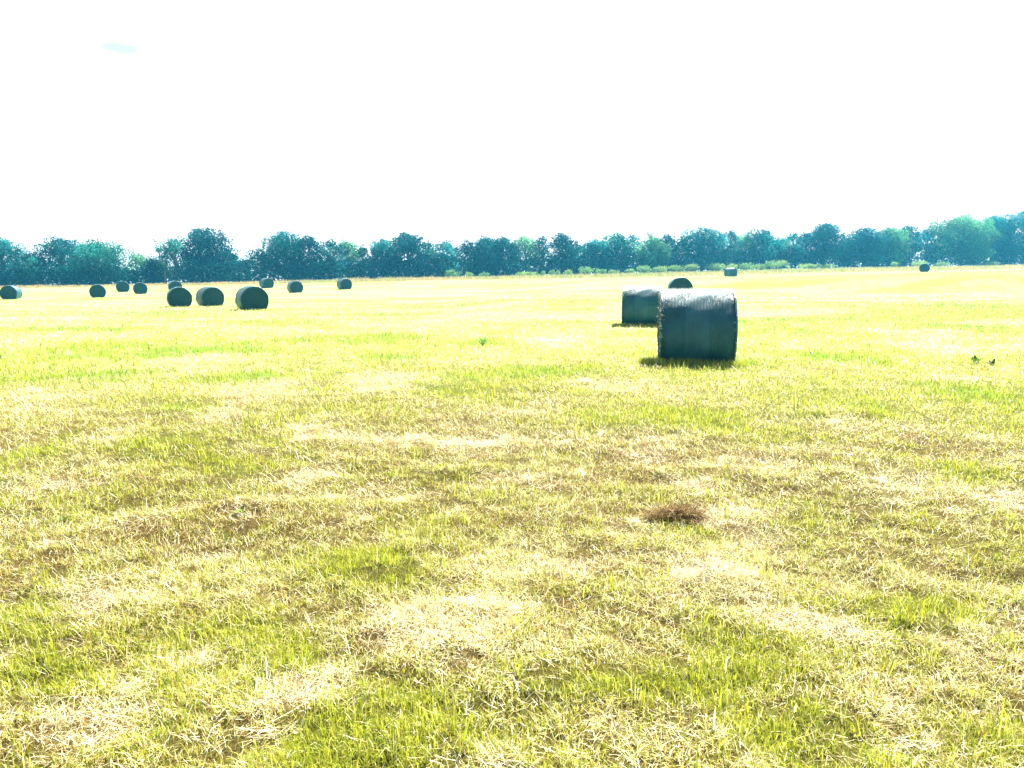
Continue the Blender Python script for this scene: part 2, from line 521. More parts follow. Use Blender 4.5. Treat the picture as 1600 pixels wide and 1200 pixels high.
def patch_field(k, x, y):
    t = PT[k]
    wx = (fbm(x / 0.5, y / 0.5, 31, 4) - 0.5) * 1.9; wy = (fbm(x / 0.5, y / 0.5, 47, 4) - 0.5) * 1.5
    v = np.zeros_like(x)
    for cx, cy, rx, ry in t:
        d = ((x + wx * rx * 0.9 - cx) / (rx * 1.15)) ** 2 + ((y + wy * ry * 1.4 - cy) / (ry * 1.25)) ** 2
        v = np.maximum(v, np.exp(-d * 0.9))
    brk = lod(x, y, 0.30, 0.22, 151 + len(t), 4, 8, 25) * 0.7 + lod(x, y, 0.9, 0.6, 171 + len(t), 2, 8, 30) * 0.3
    lo = 0.18 if k == 'p' else 0.45
    return v * (lo + (1 - lo) * sstep(0.38, 0.60, brk))


def field_maps(x, y):
    """greenness, pale straw litter and brown thatch, each 0..1"""
    r = np.hypot(x, y)
    far = sstep(14, 40, r)
    n1 = fbm(x / 1.5, y / 1.3, 3, 4) * (1 - far) + fbm(x / 6.5, y / 1.8, 4, 4) * far      # mown swaths run across the view
    n2 = fbm(x / 0.45, y / 0.4, 13, 3)
    n3 = fbm(x / 2.3, y / 1.7, 23, 4) * (1 - far) + fbm(x / 8.0, y / 2.2, 24, 4) * far
    n4 = fbm(x / 0.9, y / 0.7, 61, 3)
    g = 0.30 - 0.08 * far + sstep(0.40, 0.66, n1 * (0.55 + 0.3 * far) + n2 * (0.45 - 0.3 * far)) * (0.42 + 0.30 * far)
    b = sstep(0.50, 0.66, n3 * 0.55 + n2 * 0.45 * 0 + n4 * 0.45) * (0.30 - 0.05 * far)
    p = sstep(0.50, 0.70, 1 - (n4 * 0.6 + n1 * 0.4)) * 0.45 + far * 0.30
    pg, pp, pb = patch_field('g', x, y), patch_field('p', x, y), patch_field('b', x, y)
    g = np.clip(g * (1 - pp) * (1 - 0.8 * pb) + pg * (1.0 + 0.4 * far), 0, 1)
    p = np.clip(p * (1 - 0.8 * pg) + pp, 0, 1)
    b = np.clip(b * (1 - pg) * (1 - pp) + pb * (0.42 + 0.3 * far), 0, 1)
    return g, p, b


def lerp(a, b, t):
    return a + (b - a) * t


def ground_colour(x, y):
    g, p, b = field_maps(x, y)
    r = np.hypot(x, y)
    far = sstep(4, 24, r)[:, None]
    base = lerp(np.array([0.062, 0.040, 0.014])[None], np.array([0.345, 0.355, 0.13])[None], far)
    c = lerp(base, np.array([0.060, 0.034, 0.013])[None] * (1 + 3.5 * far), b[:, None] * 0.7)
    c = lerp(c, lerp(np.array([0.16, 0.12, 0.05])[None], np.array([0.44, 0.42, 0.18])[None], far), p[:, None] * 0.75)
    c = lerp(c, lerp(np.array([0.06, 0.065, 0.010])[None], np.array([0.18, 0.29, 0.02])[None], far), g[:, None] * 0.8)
    return c


nt_, nr_ = len(TH), len(RR)
ii, jj = np.meshgrid(np.arange(nr_ - 1), np.arange(nt_), indexing='ij')
j2 = (jj + 1) % nt_
quads = np.stack([ii * nt_ + jj, (ii + 1) * nt_ + jj, (ii + 1) * nt_ + j2, ii * nt_ + j2], -1).reshape(-1, 4)[:, ::-1]
gverts = np.stack([gx, gy, gz], -1)
# close the small hole under the camera
gverts = np.vstack([gverts, [[0, 0, float(GZ[0].mean())]]])
ctr = len(gverts) - 1
jr = np.arange(nt_)
tris = np.stack([np.full(nt_, ctr), (jr + 1) % nt_, jr], -1)
loops = np.concatenate([quads.ravel(), tris.ravel()])
starts = np.concatenate([np.arange(len(quads)) * 4, len(quads) * 4 + np.arange(nt_) * 3])
totals = np.concatenate([np.full(len(quads), 4), np.full(nt_, 3)])
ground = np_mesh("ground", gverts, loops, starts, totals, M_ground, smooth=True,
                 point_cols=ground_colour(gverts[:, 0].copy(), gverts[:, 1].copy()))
tag(ground, kind='structure', label="mown hay field of stubble and grass rising gently to the right", cat="ground")


# ------------------------------------------------------------------ grass and straw
def blades(x, y, length, width, az, lean, curve, cols, roll=None, lift=0.0, z0=None):
    """one bent two-segment blade per entry: 5 vertices, one quad and one triangle"""
    n = len(x)
    z = (z_at(x, y) if z0 is None else z0) - 0.004 + lift
    dx, dy = np.sin(az), np.cos(az)
    s1, c1 = np.sin(lean), np.cos(lean)
    l2 = np.clip(lean + curve, -2.4, 2.4)
    s2, c2 = np.sin(l2), np.cos(l2)
    m = np.stack([x + dx * s1 * length * .55, y + dy * s1 * length * .55, z + c1 * length * .55], -1)
    t = m + np.stack([dx * s2 * length * .45, dy * s2 * length * .45, c2 * length * .45], -1)
    b = np.stack([x, y, z], -1)
    ro = az + (rng.uniform(-0.9, 0.9, n) if roll is None else roll)
    side = np.stack([np.cos(ro), -np.sin(ro), np.zeros(n)], -1) * (width * 0.5)[:, None]
    v = np.stack([b - side, b + side, m + side * 0.85, m - side * 0.85, t], 1).reshape(-1, 3)
    o = (np.arange(n) * 5)[:, None]
    lo = np.concatenate([o + np.array([[0, 1, 2, 3]]), o + np.array([[3, 2, 4]])], 1).ravel()
    st = (np.arange(n)[:, None] * 7 + np.array([[0, 4]])).ravel()
    to = np.tile([4, 3], n)
    return v, lo, st, to, np.repeat(cols, 2, axis=0)


def merge(parts):
    V, L, S, T, C = [], [], [], [], []
    vo = lo = 0
    for v, l, s, t, c in parts:
        V.append(v); L.append(l + vo); S.append(s + lo); T.append(t); C.append(c)
        vo += len(v); lo += len(l)
    return np.vstack(V), np.concatenate(L), np.concatenate(S), np.concatenate(T), np.vstack(C)


def scatter(n, r0, r1, half_deg, power):
    """points in a wedge in front of the viewer, density falling as r**-power"""
    u = rng.random(n)
    k = 2 - power
    r = (r0 ** k + u * (r1 ** k - r0 ** k)) ** (1 / k) if abs(k) > 1e-6 else r0 * (r1 / r0) ** u
    a = np.radians(rng.uniform(-half_deg, half_deg, n))
    return r * np.sin(a), r * np.cos(a), r


def pal(cols, n, w=None):
    cols = np.array(cols)
    k = rng.choice(len(cols), n, p=w)
    c = cols[k] * rng.uniform(0.75, 1.25, (n, 1)) * rng.uniform(0.93, 1.07, (n, 3))
    return c


def hollow(x, y):
    """1 where the growth stands thick, falling to 0 in the small bare pockets between the tufts"""
    v = lod(x, y, 0.10, 0.08, 131, 3) * 0.75 + lod(x, y, 0.5, 0.4, 133, 2, 9, 30) * 0.25
    return 0.13 + 0.87 * sstep(0.39, 0.51, v)


def tracks_keep(x, y):
    """no blades inside a bale's footprint"""
    keep = np.ones(len(x), bool)
    for bx, by in BALE_XY[:3]:
        keep &= np.hypot(x - bx, y - by) > 0.5
    return keep


BALE_XY = []
BALE_POS = []
for px, py, hpx, turn, lab in BALES:
    dep = F * BALE_H / hpx
    p = at_depth(px, py, dep)
    back = 0.42 if abs(turn) > 60 else 0.6
    s = 1 + back / dep
    x, y = p[0] * s, p[1] * s
    BALE_XY.append((x, y)); BALE_POS.append((x, y, turn, lab))

GREENS = [(0.30, 0.345, 0.02), (0.38, 0.41, 0.03), (0.47, 0.48, 0.07), (0.14, 0.20, 0.02)]
YELLOWS = [(0.47, 0.48, 0.09), (0.56, 0.52, 0.18), (0.42, 0.45, 0.06), (0.36, 0.28, 0.07)]
STRAWS = [(0.62, 0.57, 0.24), (0.78, 0.75, 0.52), (0.48, 0.40, 0.13), (0.34, 0.23, 0.07)]


def make_grass():
    parts = []
    # the close-cut sward: short leaning blades, half green, half yellowing
    for n, r0, r1, pw in ((500000, 0.6, 4.0, 0.6), (1250000, 4.0, 105.0, 2.0)):
        x, y, r = scatter(n, r0, r1, 66 if r1 < 5 else 50, pw)
        g, p, b = field_maps(x, y)
        keep = (rng.random(n) < (0.36 + 0.36 * g - 0.26 * p) * hollow(x, y)) & tracks_keep(x, y)
        x, y, r, g, p, b = (q[keep] for q in (x, y, r, g, p, b)); m = len(x)
        is_g = rng.random(m) < 0.20 + 0.78 * g
        cols = np.where(is_g[:, None], pal(GREENS, m, [.3, .35, .25, .1]), pal(YELLOWS, m))
        cols[:, 0] *= 1 - 0.40 * patch_field('g', x, y) * sstep(6, 14, r)      # the far regrowth is a fresher green
        bl = sstep(14, 45, r); cols[:, 2] = cols[:, 2] * (1 - 0.45 * bl) + 0.45 * bl * 0.42 * cols[:, 1]   # blue raised towards a share of the green farther out
        sc_ = np.clip(r / 4.0, 1, 12)
        ln = rng.gamma(5, 0.0058, m) * (0.75 + 0.5 * g) * np.clip(sc_ ** 0.6, 1, 2.6) + 0.010
        wd = rng.uniform(0.0016, 0.0030, m) * sc_
        az = rng.uniform(-math.pi, math.pi, m)
        lean = np.abs(rng.normal(0.35, 0.35, m)) + 0.25 * (1 - g)
        parts.append(blades(x, y, ln, wd, az, lean, rng.normal(0.5, 0.4, m), cols))
    # taller tufts in the green patches
    n = 5200
    cx, cy, r = scatter(n, 1.4, 24, 44, 1.7)
    g, p, b = field_maps(cx, cy)
    keep = (rng.random(n) < 0.06 + 0.42 * g ** 1.5) & tracks_keep(cx, cy)
    cx, cy, r = cx[keep], cy[keep], r[keep]
    k = 16
    m = len(cx) * k
    rr = np.repeat(r, k)
    sp = np.clip(rr / 5, 1, 3)
    x = np.repeat(cx, k) + rng.normal(0, 0.022, m) * sp; y = np.repeat(cy, k) + rng.normal(0, 0.022, m) * sp
    tall = np.repeat(rng.gamma(6, 0.13, len(cx)), k)
    ln = rng.uniform(0.03, 0.11, m) * tall * np.clip(sp, 1, 1.3)
    cols = pal(GREENS, m, [.35, .35, .2, .1]); dry = rng.random(m) < 0.14
    cols[dry] = pal(STRAWS, int(dry.sum()))
    parts.append(blades(x, y, ln, rng.uniform(0.0025, 0.005, m) * np.clip(rr / 5, 1, 5), rng.uniform(-math.pi, math.pi, m),
                        np.abs(rng.normal(0.22, 0.25, m)), rng.normal(0.55, 0.4, m), cols))
    # uncut fringe at the foot of the nearer bales
    for (bx, by), cnt, tl in zip(BALE_XY[:2] + BALE_XY[8:11], (2600, 1300, 260, 200, 200), (0.17, 0.16, 0.14, 0.14, 0.14)):
        u = rng.uniform(-0.95, 0.85, cnt); v = -0.60 - np.abs(rng.normal(0, 0.15, cnt))
        if tl == 0.14: v -= 0.02
        ang = math.atan2(bx, by)
        x = bx + u * math.cos(ang) + v * math.sin(ang); y = by - u * math.sin(ang) + v * math.cos(ang)
        d = math.hypot(bx, by)
        parts.append(blades(x, y, rng.uniform(0.05, tl, cnt), rng.uniform(0.004, 0.007, cnt) * max(1, d / 8), rng.uniform(-3.1, 3.1, cnt),
                            np.abs(rng.normal(0.25, 0.25, cnt)), rng.normal(0.4, 0.4, cnt), pal(GREENS, cnt, [.35, .35, .2, .1])))
    v, l, s, t, c = merge(parts)
    o = np_mesh("grass", v, l, s, t, M_grass, face_cols=c)
    tag(o, "short green and yellowing grass blades left standing over the mown field", "grass", kind='stuff')


def make_straw():
    parts = []
    # loose cut hay lying every way on the ground
    for n, r0, r1, pw in ((600000, 0.6, 4.0, 0.6), (1100000, 4.0, 105.0, 2.0)):
        x, y, r = scatter(n, r0, r1, 66 if r1 < 5 else 50, pw)
        g, p, b = field_maps(x, y)
        keep = (rng.random(n) < (0.40 + 0.6 * p + 0.15 * b - 0.20 * g - 0.18 * g ** 3) * (0.25 + 0.75 * hollow(x, y))) & tracks_keep(x, y)
        x, y, r, g, p, b = (q[keep] for q in (x, y, r, g, p, b)); m = len(x)
        brown = rng.random(m) < 0.14 + 0.42 * b * (1 - p)
        cols = np.where(brown[:, None], pal([(0.30, 0.18, 0.055), (0.17, 0.09, 0.03), (0.42, 0.29, 0.10)], m), pal(STRAWS, m, [.35, .42, .18, .05]))
        white = (rng.random(m) < 0.62 * p) & ~brown                        # bleached where the straw lies thick
        cols[white] = pal([(0.80, 0.76, 0.55), (0.72, 0.66, 0.44)], int(white.sum()))
        bl = sstep(14, 45, r); cols[:, 2] = cols[:, 2] * (1 - 0.6 * bl) + 0.6 * bl * 0.5 * cols[:, 1]
        sc_ = np.clip(r / 4.0, 1, 12)
        flow = fbm(x / 1.3, y / 1.3, 77, 2) * 9.0                      # swept directions that vary over the field
        az = np.where(rng.random(m) < 0.22, flow + rng.normal(0, 0.5, m), rng.uniform(-math.pi, math.pi, m))
        ln = rng.gamma(3, 0.0110, m) * np.clip(sc_ ** 0.6, 1, 2.6) + 0.010
        wd = rng.uniform(0.0011, 0.0024, m) * sc_
        lean = rng.normal(1.15, 0.32, m)
        parts.append(blades(x, y, ln, wd, az, lean, rng.normal(0.15, 0.3, m), cols, lift=rng.uniform(0, 0.02, m) * np.clip(sc_, 1, 2)))
    # small thick mats where the rake dropped the hay
    n = 2600
    cx, cy, r = scatter(n, 1.5, 30, 50, 1.5)
    g, p, b = field_maps(cx, cy)
    keep = (rng.random(n) < 0.10 + 0.65 * p + 0.25 * b - 0.25 * g) & tracks_keep(cx, cy)
    cx, cy, r, p, b = cx[keep], cy[keep], r[keep], p[keep], b[keep]
    nm, k = len(cx), 70
    m = nm * k
    R_ = np.repeat(r, k); q = np.clip(R_ / 4.5, 1, 4)
    ma = np.repeat(rng.normal(1.5, 0.7, nm), k); ml = np.repeat(rng.uniform(0.06, 0.22, nm) * np.clip(r / 7, 1, 2.2), k); mw = ml * np.repeat(rng.uniform(0.22, 0.6, nm), k)
    u = rng.normal(0, 0.5, m); w = rng.normal(0, 0.5, m)
    x = np.repeat(cx, k) + np.sin(ma) * u * ml + np.cos(ma) * w * mw
    y = np.repeat(cy, k) + np.cos(ma) * u * ml - np.sin(ma) * w * mw
    dome = np.clip(1 - (u ** 2 + w ** 2), 0, 1)
    tone = np.repeat(rng.random(nm) < 0.22 + 0.3 * b, k)
    cols = np.where(tone[:, None], pal([(0.24, 0.14, 0.05), (0.16, 0.085, 0.03), (0.40, 0.28, 0.11)], m), pal([(0.80, 0.76, 0.56), (0.70, 0.62, 0.38), (0.60, 0.50, 0.24)], m, [.45, .35, .2]))
    parts.append(blades(x, y, rng.uniform(0.025, 0.085, m) * np.clip(q ** 0.6, 1, 2), rng.uniform(0.0013, 0.0026, m) * q, ma + rng.normal(0, 0.55, m) + np.where(rng.random(m) < .5, 0, math.pi),
                        rng.normal(1.35, 0.22, m), rng.normal(0.2, 0.3, m), cols, lift=dome * rng.random(m) * 0.035 * np.clip(q, 1, 1.8)))
    # standing stubble
    for n, r0, r1, pw in ((60000, 1.0, 4.0, 0.6), (140000, 4.0, 40.0, 2.0)):
        x, y, r = scatter(n, r0, r1, 46, pw)
        g, p, b = field_maps(x, y)
        keep = (rng.random(n) < 0.35 + 0.65 * b - 0.3 * g) & tracks_keep(x, y)
        x, y, r, b = x[keep], y[keep], r[keep], b[keep]; m = len(x)
        sc_ = np.clip(r / 4.5, 1, 6)
        cols = pal([(0.52, 0.38, 0.15), (0.40, 0.25, 0.09), (0.55, 0.46, 0.2), (0.28, 0.16, 0.06)], m)
        parts.append(blades(x, y, rng.uniform(0.015, 0.042, m) * np.clip(sc_, 1, 1.6), rng.uniform(0.002, 0.0035, m) * sc_,
                            rng.uniform(-3.1, 3.1, m), np.abs(rng.normal(0.3, 0.3, m)), rng.normal(0.1, 0.3, m), cols))
    v, l, s, t, c = merge(parts)
    o = np_mesh("hay_litter", v, l, s, t, M_straw, face_cols=c)
    tag(o, "pale and brown cut straw littered over the mown field", "hay", kind='stuff')


make_grass()
make_straw()


def make_verge():
    n = 95000
    px = rng.uniform(-90, 1690, n); e0 = 108.5 + 22.0 * np.clip(px / 1600.0, 0, 1.1) ** 2; e1 = 116.0 + 52.0 * np.clip(px / 1600.0, 0, 1.1) ** 1.6
    q = rng.uniform(0, 1, n); dep = e0 + q * (e1 - e0)
    x = (px - 800) / F * dep; y = dep
    hgt = 0.15 + 0.85 * fbm(x / 6, y / 3, 91, 3) + 0.7 * fbm(x / 1.5, y / 1.5, 92, 2) ** 1.5
    left = sstep(700, 300, px)
    hgt *= (0.95 - 0.3 * left) * (1 - 0.75 * q)
    n1 = fbm(x / 4, y / 2.5, 95, 3)
    mid = sstep(740, 850, px) * sstep(1420, 1280, px)
    gr = rng.random(n) < np.clip(sstep(0.45, 0.65, n1) * 0.6 * (1 - 0.6 * left) + 0.45 * mid * q ** 0.7, 0, 1)
    cols = np.where(gr[:, None], pal([(0.20, 0.30, 0.08), (0.28, 0.36, 0.10)], n), pal([(0.48, 0.36, 0.19), (0.40, 0.28, 0.16), (0.52, 0.43, 0.20), (0.36, 0.29, 0.11)], n))
    v = blades(x, y, hgt * rng.uniform(0.3, 1.1, n), rng.uniform(0.02, 0.055, n), rng.uniform(-3.1, 3.1, n), np.abs(rng.normal(0.2, 0.25, n)),
               rng.normal(0.3, 0.4, n), cols)
    o = np_mesh("verge_grass", v[0], v[1], v[2], v[3], M_straw, face_cols=v[4])
    tag(o, "tall uncut dry grass strip along the far edge of the field below the trees", "grass", kind='stuff')


make_verge()


# ------------------------------------------------------------------ leaves
def leaf_cards(c, size, cols, up=0.0):
    """small folded leaf-spray cards: a pointed kite of two triangles bent along its length"""
    n = len(c)
    d = rng.normal(0, 1, (n, 3)); d[:, 2] += up; d /= np.linalg.norm(d, axis=1)[:, None]
    e = np.cross(d, rng.normal(0, 1, (n, 3))); e /= np.linalg.norm(e, axis=1)[:, None]
    f = np.cross(d, e)
    s = size[:, None]
    w = rng.uniform(0.28, 0.5, (n, 1))
    v = np.stack([c - d * s * .5, c + e * s * w + f * s * .12, c + d * s * .5, c - e * s * w + f * s * .12], 1).reshape(-1, 3)
    o = (np.arange(n) * 4)[:, None]
    lo = np.concatenate([o + np.array([[0, 1, 2]]), o + np.array([[0, 2, 3]])], 1).ravel()
    st = np.arange(n * 2) * 3
    return v, lo, st, np.full(n * 2, 3), np.repeat(cols, 2, axis=0)


def lobe_leaves(center, rad, n, shell=0.62):
    d = rng.normal(0, 1, (n, 3)); d /= np.linalg.norm(d, axis=1)[:, None]
    r = shell + (1 - shell) * rng.random(n) ** 0.7
    inner = rng.random(n) < 0.35
    r = np.where(inner, rng.random(n) ** 0.5, r)
    wob = 1 + 0.22 * np.sin(d[:, 0] * 5 + center[0]) * np.cos(d[:, 2] * 4 + center[2])
    return np.array(center)[None] + d * (r * wob)[:, None] * np.array(rad)[None]


LEAF = {'dark': (0.006, 0.054, 0.058), 'mid': (0.016, 0.105, 0.076), 'light': (0.060, 0.200, 0.085), 'teal': (0.010, 0.100, 0.098)}


def make_tree(px, py_top, hw_px, kind, dens, label, dep=None, stem_only=False):
    dep = dep or row_depth(px) + random.uniform(-2, 4)
    x = (px - 800) / F * dep; y = dep
    z = float(z_at(x, y)[0])
    top = at_depth(px, py_top, dep)[2]
    H = top - z; R = hw_px / F * dep * (1.38 + 0.22 * max(0, px) / 1600)
    root = empty("tree", (x, y, z), 0, label, "tree", "trees in the row along the far edge of the field")
    # trunk with limbs
    t = MB()
    lx, ly = random.uniform(-.4, .4), random.uniform(-.3, .3)
    th = H * 0.62
    pts = [(0, 0, -0.15), (lx * .2, ly * .2, th * .3), (lx * .6, ly * .6, th * .65), (lx, ly, th)]
    r0 = 0.035 * H * random.uniform(0.8, 1.1)
    t.tube(pts, [r0 * 1.25, r0 * .85, r0 * .6, r0 * .35], 8)
    lobes = []
    nl = int(random.randint(13, 17) * (1.3 if R > 3 else 1))
    for i in range(nl):
        f = (i + 0.5) / nl
        zz = H * (0.16 + 0.76 * f)
        env = R * (0.80 + 0.20 * math.sin(math.pi * f)) * (1.0 if f < 0.72 else 1.0 - 1.3 * (f - 0.72))
        a = i * 2.4 + random.uniform(-.5, .5)
        rr = env * random.uniform(0.35, 0.72) * (1 if f < .9 else .3)
        lr = max(0.55, R * random.uniform(0.34, 0.56) * (1 - 0.25 * f))
        lr_z = min(lr * random.uniform(0.75, 1.05), H * 0.2)
        zz = min(zz, H - lr_z * 0.9)
        c = (rr * math.cos(a), rr * math.sin(a) * 0.8, zz)
        lobes.append((c, (lr, lr, lr_z)))
        if i % 2 == 0 or f > .6:
            zs = max(th * .2, min(th * .95, zz * 0.62))
            s = (lx * zs / th, ly * zs / th, zs)
            mid = tuple(0.5 * (s[k] + c[k]) + (0.25 if k == 2 else 0) for k in range(3))
            t.tube([s, mid, c], [r0 * .42, r0 * .28, r0 * .10], 6)
    t.build("trunk", M_bark, root)
    # crown of leaf sprays
    cs, sz, cl = [], [], []
    base = np.array(LEAF[kind])
    for c, rad in lobes:
        area = 4 * rad[0] * rad[2]
        if random.random() < 0.30 * (1.15 - dens) + 0.04 and c[2] < H * 0.8: continue
        n = int(area * 66 * dens ** 0.4) + 25
        p = lobe_leaves(c, rad, n)
        p[:, 2] = np.maximum(p[:, 2], 0.35)
        cs.append(p); sz.append(rng.uniform(0.14, 0.33, n))
        tint = base * random.choice((0.5, 0.75, 1.0, 1.5, 2.3)) * np.array([random.uniform(0.85, 1.25), 1, random.uniform(.85, 1.15)])
        cl.append(tint[None] * rng.uniform(0.7, 1.35, (n, 1)))
    # skirts: low leafy growth round the foot
    n = int(R * 170 * min(1, dens))
    a = rng.uniform(0, 2 * math.pi, n); q = np.sqrt(rng.random(n)) * R * 0.95
    hz = np.abs(rng.normal(0, 0.17, n)) * H + 0.1
    p = np.stack([np.cos(a) * q, np.sin(a) * q * .8, np.minimum(hz, H * .5)], -1)
    cs.append(p); sz.append(rng.uniform(0.2, 0.42, n)); cl.append((base * 0.85)[None] * rng.uniform(0.7, 1.3, (n, 1)))
    # loose sprigs that break the outline
    ns = int(16 + 9 * R)
    for k in range(ns):
        c, rad = random.choice(lobes[len(lobes) // 3:])
        d = rng.normal(0, 1, 3); d[2] = abs(d[2]) * 0.9; d /= np.linalg.norm(d)
        o = np.array(c) + d * np.array(rad)
        m = 9
        tt = rng.random(m)
        p = o[None] + d[None] * (tt * random.uniform(0.3, 0.95))[:, None] + rng.normal(0, 0.09, (m, 3))
        p[:, 2] = np.minimum(p[:, 2], H + 0.25)
        cs.append(p); sz.append(rng.uniform(0.14, 0.26, m)); cl.append(base[None] * rng.uniform(0.8, 1.4, (m, 1)))
    P = np.vstack(cs)
    v, l, s, tt, cc = leaf_cards(P, np.concatenate(sz), np.vstack(cl))
    np_mesh("crown", v, l, s, tt, M_leaf, root, face_cols=cc)
    return root


random.seed(11)
TREES = [
    (12, 373, 32, 'teal', 1.0, "leftmost tree, cut by the picture edge, behind the leftmost bale"),
    (56, 396, 19, 'mid', .6, "low gappy tree filling the dip right of the leftmost tree"),
    (106, 374, 36, 'teal', .9, "left half of the broad domed pair of trees at the left, ragged top"),
    (160, 378, 38, 'mid', .85, "right half of the broad domed pair of trees, rounding down to the low trees"),
    (221, 396, 17, 'light', .7, "low pale-topped tree just right of the broad domed pair"),
    (246, 404, 15, 'dark', .9, "small low dark tree left of the spiky palm"),
    (280, 375, 25, 'mid', .38, "thin lacy tree leaning out from the left of the tallest left-hand tree"),
    (322, 359, 36, 'dark', 1.15, "tallest dark dome-headed tree of the left half, above the front row of bales"),
    (360, 391, 18, 'mid', 1.0, "shorter round tree at the right foot of the tallest left-hand tree"),
    (388, 406, 16, 'dark', .9, "lowest bushy tree in the notch right of the tallest left-hand tree"),
    (411, 389, 16, 'teal', .42, "sparse see-through tree on the right side of the notch"),
    (449, 363, 28, 'teal', .85, "tall double-peaked tree behind the bale standing alone"),
    (488, 369, 23, 'dark', 1.0, "dense upright tree right of the double-peaked one"),
    (521, 375, 20, 'teal', .5, "thin-crowned tree with large sky holes behind the apart bale"),
    (546, 377, 21, 'light', .75, "pale round-topped tree just right of the thin-crowned one with sky holes"),
    (571, 387, 14, 'mid', .85, "low narrow tree at the small saddle right of a pale round-topped tree"),
    (602, 375, 20, 'teal', .95, "tree forming the left shoulder of the wide left-of-centre hump"),
    (640, 367, 30, 'dark', 1.1, "dense wide tree with the highest top left of the picture centre"),
    (672, 379, 18, 'mid', 1.0, "rounded tree sloping down right of the wide dense one"),
    (698, 377, 18, 'teal', .9, "small peaked tree above the lone pale shrub left of centre"),
    (734, 378, 23, 'dark', 1.0, "round dark tree with specks of sky just left of centre"),
    (760, 371, 19, 'teal', .95, "taller tree rising behind the right of the round speckled one"),
    (787, 371, 21, 'dark', 1.0, "dense tree at the exact middle of the row"),
    (822, 370, 20, 'light', .6, "pale airy tree with bright sky holes right of the middle"),
    (847, 370, 13, 'teal', .75, "slim pale tree squeezed against the airy one with sky holes"),
    (875, 366, 19, 'dark', 1.0, "pointed dark tree standing right of a narrow white gap"),
    (901, 382, 15, 'mid', 1.0, "low tree in the dip right of the pointed dark tree"),
    (930, 376, 23, 'teal', .95, "wide flat-topped tree left of the tree with the pale bent stem"),
    (961, 365, 19, 'mid', .65, "open tree with a pale bent stem and white gaps below"),
    (986, 367, 15, 'teal', .8, "narrow tree left of the palm fronds, above the second bale"),
    (1017, 372, 19, 'light', .95, "pale bushy tree below the palm fronds"),
    (1039, 367, 16, 'dark', 1.0, "dark pointed tree right of the palm fronds"),
    (1061, 373, 13, 'mid', .9, "low tree right above the bale that shows only its top"),
    (1093, 358, 28, 'teal', .7, "tall broad tree full of sky holes above the nearest bale"),
    (1120, 365, 15, 'mid', .8, "pale tree on the right shoulder of the broad holed one"),
    (1137, 361, 14, 'dark', .95, "small dark knob-topped tree above the small far sideways bale"),
    (1159, 366, 14, 'light', .75, "light flat tree between the knob-topped one and a horn-topped one"),
    (1186, 360, 22, 'teal', 1.0, "dense tree with a twig like a horn at its upper left"),
    (1212, 373, 13, 'mid', .8, "low tree behind the largest pale shrub of the verge"),
    (1231, 364, 13, 'teal', .8, "narrow rounded tree right of the low one behind the largest shrub"),
    (1251, 364, 14, 'dark', .9, "narrow dark tree on the left shoulder of the tall right-of-centre tree"),
    (1281, 351, 26, 'teal', .85, "tall tree sprinkled with sky gaps, highest between centre and the right woods"),
    (1313, 373, 13, 'mid', .7, "low tree in the white notch right of the tall sprinkled tree"),
    (1341, 358, 22, 'dark', 1.15, "solid dark round tree between the white notch and the yellow-topped tree"),
    (1380, 359, 24, 'light', 1.0, "yellowish flat-topped tree left of the farthest lone bale"),
    (1406, 353, 17, 'teal', 1.1, "dark knob-topped tree left of the airy gap by the lone bale"),
    (1438, 360, 16, 'teal', .42, "airy broken tree right behind the farthest lone bale"),
    (1491, 339, 34, 'light', 1.15, "huge pale-topped tree at the start of the tall right-hand woods"),
    (1541, 338, 27, 'teal', 1.15, "tall blue-green tree in the middle of the right-hand woods"),
    (1588, 331, 32, 'teal', 1.2, "tallest tree of all at the right picture edge"),
]
for tr in TREES:
    make_tree(*tr)


def make_palm(px, py_top, hw_px, label, low, dep=None):
    dep = dep or row_depth(px) + low
    x = (px - 800) / F * dep; y = dep
    z = float(z_at(x, y)[0]); H = at_depth(px, py_top, dep)[2] - z; R = hw_px / F * dep
    root = empty("palm", (x, y, z), 0, label, "palm", "palms among the trees")
    fr = R * 1.25
    if low < 0: fr = R * 1.5
    hub = max(0.5, H - fr * (1.0 if low < 0 else 0.75))
    t = MB(); t.tube([(0, 0, -.15), (.05, 0, hub * .5), (0, 0, hub)], [.2, .16, .13], 8); t.build("trunk", M_bark, root)
    parts = []
    for k in range(46 if low < 0 else 22):
        a = random.uniform(0, 2 * math.pi); el = random.uniform(-0.4 if low < 0 else 0.15, 1.45)
        prev = np.array([0, 0, hub]); L = fr * random.uniform(.8, 1.1)
        d = np.array([math.cos(a) * math.cos(el), math.sin(a) * math.cos(el), math.sin(el)])
        ps = []
        for q in range(15):
            prev = prev + d * L / 15; d = d + np.array([0, 0, -0.055]); d /= np.linalg.norm(d)
            ps.append(prev.copy())
            sd = np.cross(d, [0, 0, 1.0]); sd /= np.linalg.norm(sd) + 1e-6
            for s in (-1, 1):
                ll = 0.42 * math.sin(math.pi * (q + 2) / 18) + 0.08
                e = d * .6 + sd * s * .7 + np.array([0, 0, -0.15]); tip = prev + e * ll
                parts.append((prev - d * .035, prev + d * .035, tip))
    V = np.array(parts).reshape(-1, 3); n = len(parts)
    np_mesh("fronds", V, np.arange(n * 3), np.arange(n) * 3, np.full(n, 3), M_leaf, root,
            face_cols=np.tile(np.array([[0.035, 0.07, 0.035]]), (n, 1)) * rng.uniform(.7, 1.3, (n, 1)))


make_palm(264, 398, 15, "short spiky dark palm in front of the tallest left-hand tree", -3.0)
make_palm(1012, 361, 14, "palm whose few fronds stick out above the tree line over the second bale", 2.0)


